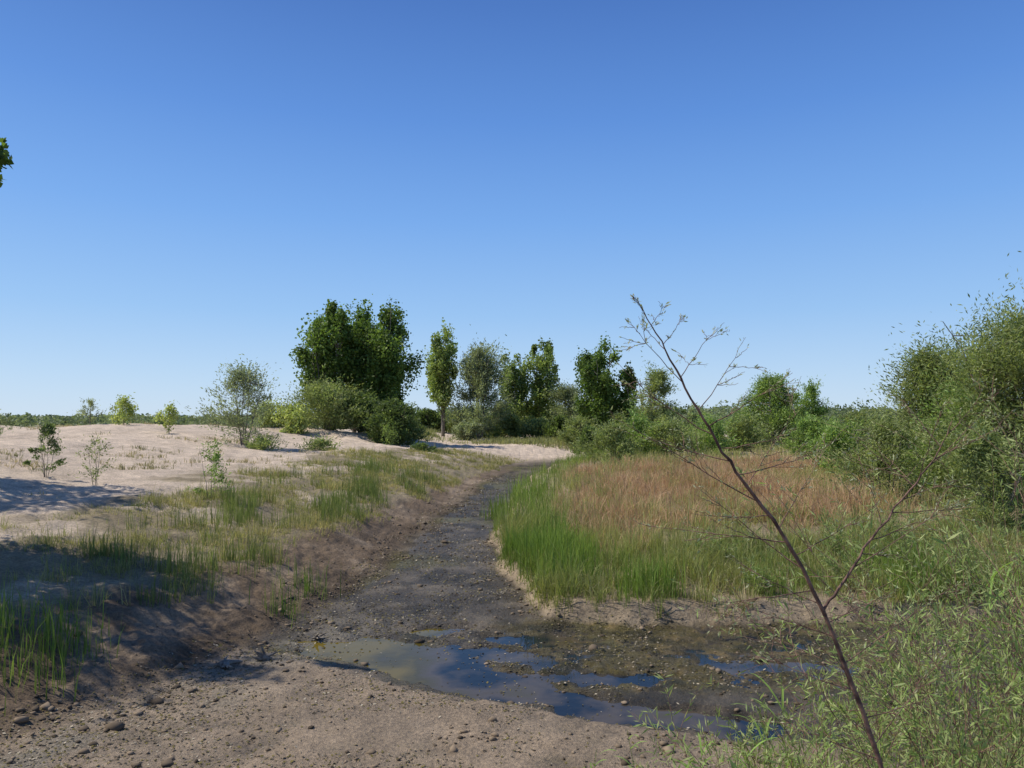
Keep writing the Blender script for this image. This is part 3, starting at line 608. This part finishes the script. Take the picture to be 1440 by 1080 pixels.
for i, (px, py, h) in enumerate([(1.15, 3.4, .65), (1.75, 3.0, .95), (2.0, 3.3, 1.25), (1.6, 3.9, .9), (2.2, 3.9, 1.35), (2.7, 4.1, 1.6), (2.9, 4.8, 1.5), (2.1, 4.7, 1.1), (3.5, 5.0, 1.7), (3.0, 5.7, 1.2), (3.9, 5.9, 1.4), (2.4, 3.3, 1.6), (1.0, 3.9, .55), (4.4, 6.6, 1.3), (1.7, 5.0, .65), (5.2, 7.4, 1.4), (3.4, 6.6, .9), (3.1, 4.2, 1.85), (.95, 4.4, .5), (1.3, 4.3, .6), (2.5, 5.4, 1.0), (4.6, 5.9, 1.8), (2.9, 3.9, 1.8), (1.35, 3.1, .8), (2.3, 2.9, 1.6), (.6, 4.3, .35)]):
    weed(px, py, h, 11, 26, 300+i, "leafy light green willow shrub on near bank")
for i, (px, py, h) in enumerate([(3.3, 10.1, .45), (4.6, 10.2, .65), (5.6, 10.6, .8), (6.6, 10.8, .9), (5.0, 11.6, .7), (7.4, 11.4, .8), (3.0, 11.4, .45), (6.2, 12.4, .8), (7.3, 9.9, .9), (5.9, 9.9, .7)]):
    weed(px, py, h, 12, 24, 400+i, "weedy green shrub on the grassy bank", leafl=.07, c1=(.20, .28, .08), c2=(.36, .40, .17))
def reed(px, py, h, seed, lean=(0, 0)):
    g = np.random.default_rng(seed); base = np.array([px, py, gz(px, py)-.03]); e = empty("reed_plant", base, "tall bright green reed with long narrow leaves", "reed", "reeds on the near bank")
    A = Acc(); LV = []; LF = []; LC = []; nn = 0
    top = base+np.array([lean[0], lean[1], h]); pc = curve(base, top, 10, .02, .05, g)
    A.add(*tube(pc, np.linspace(.004, .0012, 10), 6)); V, F = A.get()
    mesh_obj("stem", V, F, None, np.tile(C(.25, .34, .09), (len(V), 1)), GRASS, e, True, origin=base)
    for i in range(13):
        t = .15+.84*i/13; q = pc[int(t*8.9)]; a = g.uniform(0, 6.28); L = h*g.uniform(.22, .42); k = 6
        s = np.linspace(0, 1, k); d = np.array([np.cos(a), np.sin(a), 0]); sd_ = np.array([-np.sin(a), np.cos(a), 0])
        P = q+d[None]*(s*L*.7)[:, None]+np.array([0, 0, 1])*(L*(.85*s-.5*s*s))[:, None]
        w = .0065*np.sin(np.pi*(s*.85+.12))**.7
        V = np.concatenate([P-sd_*w[:, None], P+sd_*w[:, None]]); F = [(j, j+1, k+j+1, k+j) for j in range(k-1)]
        LV.append(V); LF.append(np.array(F)+nn); nn += 2*k; LC.append(np.tile(C(.25, .38, .09)*g.uniform(.8, 1.3), (2*k, 1)))
    mesh_obj("leaves", np.concatenate(LV), np.concatenate(LF), None, np.concatenate(LC), GRASS, e, origin=base)
for i, (px, py, h, l) in enumerate([(1.62, 4.4, 1.0, (-.05, 0)), (1.5, 4.6, .8, (.05, 0)), (1.25, 4.6, .7, (-.25, 0)), (.85, 4.8, .6, (-.12, 0)), (.5, 4.75, .5, (.03, 0)), (.15, 4.65, .4, (0, 0)), (2.3, 4.6, .95, (.1, 0)), (2.75, 4.2, 1.3, (-.1, 0)), (3.1, 4.7, 1.4, (.1, 0)), (1.9, 4.0, .9, (.1, 0)), (2.6, 3.7, 1.5, (.2, 0)), (.95, 4.5, .45, (.1, .1)), (3.6,5.4,1.5,(-.1,0)), (.7, 4.5, .45, (-.1, .1)), (2.0, 4.9, .8, (0, 0)), (3.3, 4.9, 1.6, (.15, 0)), (1.4, 4.1, .7, (-.15, 0)), (1.1, 4.7, .6, (.1, 0))]):
    reed(px, py, h, 600+i, l)
for i, (px, py, s) in enumerate([(-2.95, 7.75, .17), (-2.6, 7.9, .13), (-2.3, 8.9, .11)]):
    g = np.random.default_rng(800+i); A = Acc(); b0 = np.array([px, py, gz(px, py)+.03])
    for j in range(5):
        d = g.normal(0, 1, 3); d[2] = abs(d[2])*.35; d /= np.linalg.norm(d)
        pc = curve(b0-d*s*.6, b0+d*s, 7, .14, g=g); A.add(*tube(pc, s*.22*np.array([.3, .8, 1, .9, .7, .5, .15])*g.uniform(.5, 1.1), 7))
    V, F = A.get(); o = mesh_obj("driftwood", V, F, None, None, BARK, origin=b0); o["label"] = "small dark driftwood snag lying on stream mud"; o["category"] = "driftwood"; o["group"] = "driftwood on the stream edge"

# ------------------------------------------------------------ light, sky, camera
S = Vector((-.97, .10, 0)).normalized(); EL = math.radians(53)
S = Vector((S.x*math.cos(EL), S.y*math.cos(EL), math.sin(EL)))
sun = bpy.data.lights.new("sun", 'SUN'); sun.energy = 5.0; sun.angle = math.radians(.53); sun.color = (1, .95, .86)
so = bpy.data.objects.new("sun", sun); so.rotation_euler = S.to_track_quat('Z', 'Y').to_euler(); so.location = (-20, 20, 40); sc.collection.objects.link(so)
W = bpy.data.worlds.new("World"); sc.world = W; W.use_nodes = True; N = W.node_tree.nodes; L = W.node_tree.links
bg = N["Background"]; sk = N.new("ShaderNodeTexSky"); sk.sky_type = 'NISHITA'; sk.sun_disc = False
sk.sun_elevation = EL; sk.sun_rotation = math.atan2(S.x, S.y) % (2*math.pi); sk.air_density = 1.0; sk.dust_density = .3; sk.ozone_density = 2.0; sk.altitude = 50
tc = N.new("ShaderNodeTexCoord"); sx = N.new("ShaderNodeSeparateXYZ"); L.new(tc.outputs["Generated"], sx.inputs[0])
rp = N.new("ShaderNodeValToRGB"); cr = rp.color_ramp
cr.elements[0].position = 0; cr.elements[0].color = (.58, .74, .93, 1)
cr.elements[1].position = .9; cr.elements[1].color = (.03, .09, .34, 1)
for ps, c in [(.06, (.47, .67, .93)), (.14, (.32, .56, .92)), (.26, (.19, .42, .88)), (.38, (.11, .29, .75)), (.50, (.066, .19, .57))]:
    q = cr.elements.new(ps); q.color = (*c, 1)
L.new(sx.outputs[2], rp.inputs[0])
sc_ = N.new("ShaderNodeVectorMath"); sc_.operation = 'SCALE'; sc_.inputs["Scale"].default_value = 1/.12; L.new(rp.outputs[0], sc_.inputs[0])
mx = N.new("ShaderNodeMix"); mx.data_type = 'RGBA'; mx.inputs[0].default_value = .85
L.new(sk.outputs[0], mx.inputs[6]); L.new(sc_.outputs[0], mx.inputs[7]); L.new(mx.outputs[2], bg.inputs[0]); bg.inputs[1].default_value = .12
cam = bpy.data.cameras.new("camera"); cam.lens = 26; cam.sensor_width = 36; cam.clip_start = .05; cam.clip_end = 8000
co = bpy.data.objects.new("camera", cam); co.location = (0, 0, CAMZ); co.rotation_euler = (math.radians(90+2.86), 0, 0)
sc.collection.objects.link(co); sc.camera = co
sc.view_settings.view_transform = 'Standard'; sc.view_settings.look = 'None'; sc.view_settings.exposure = 0
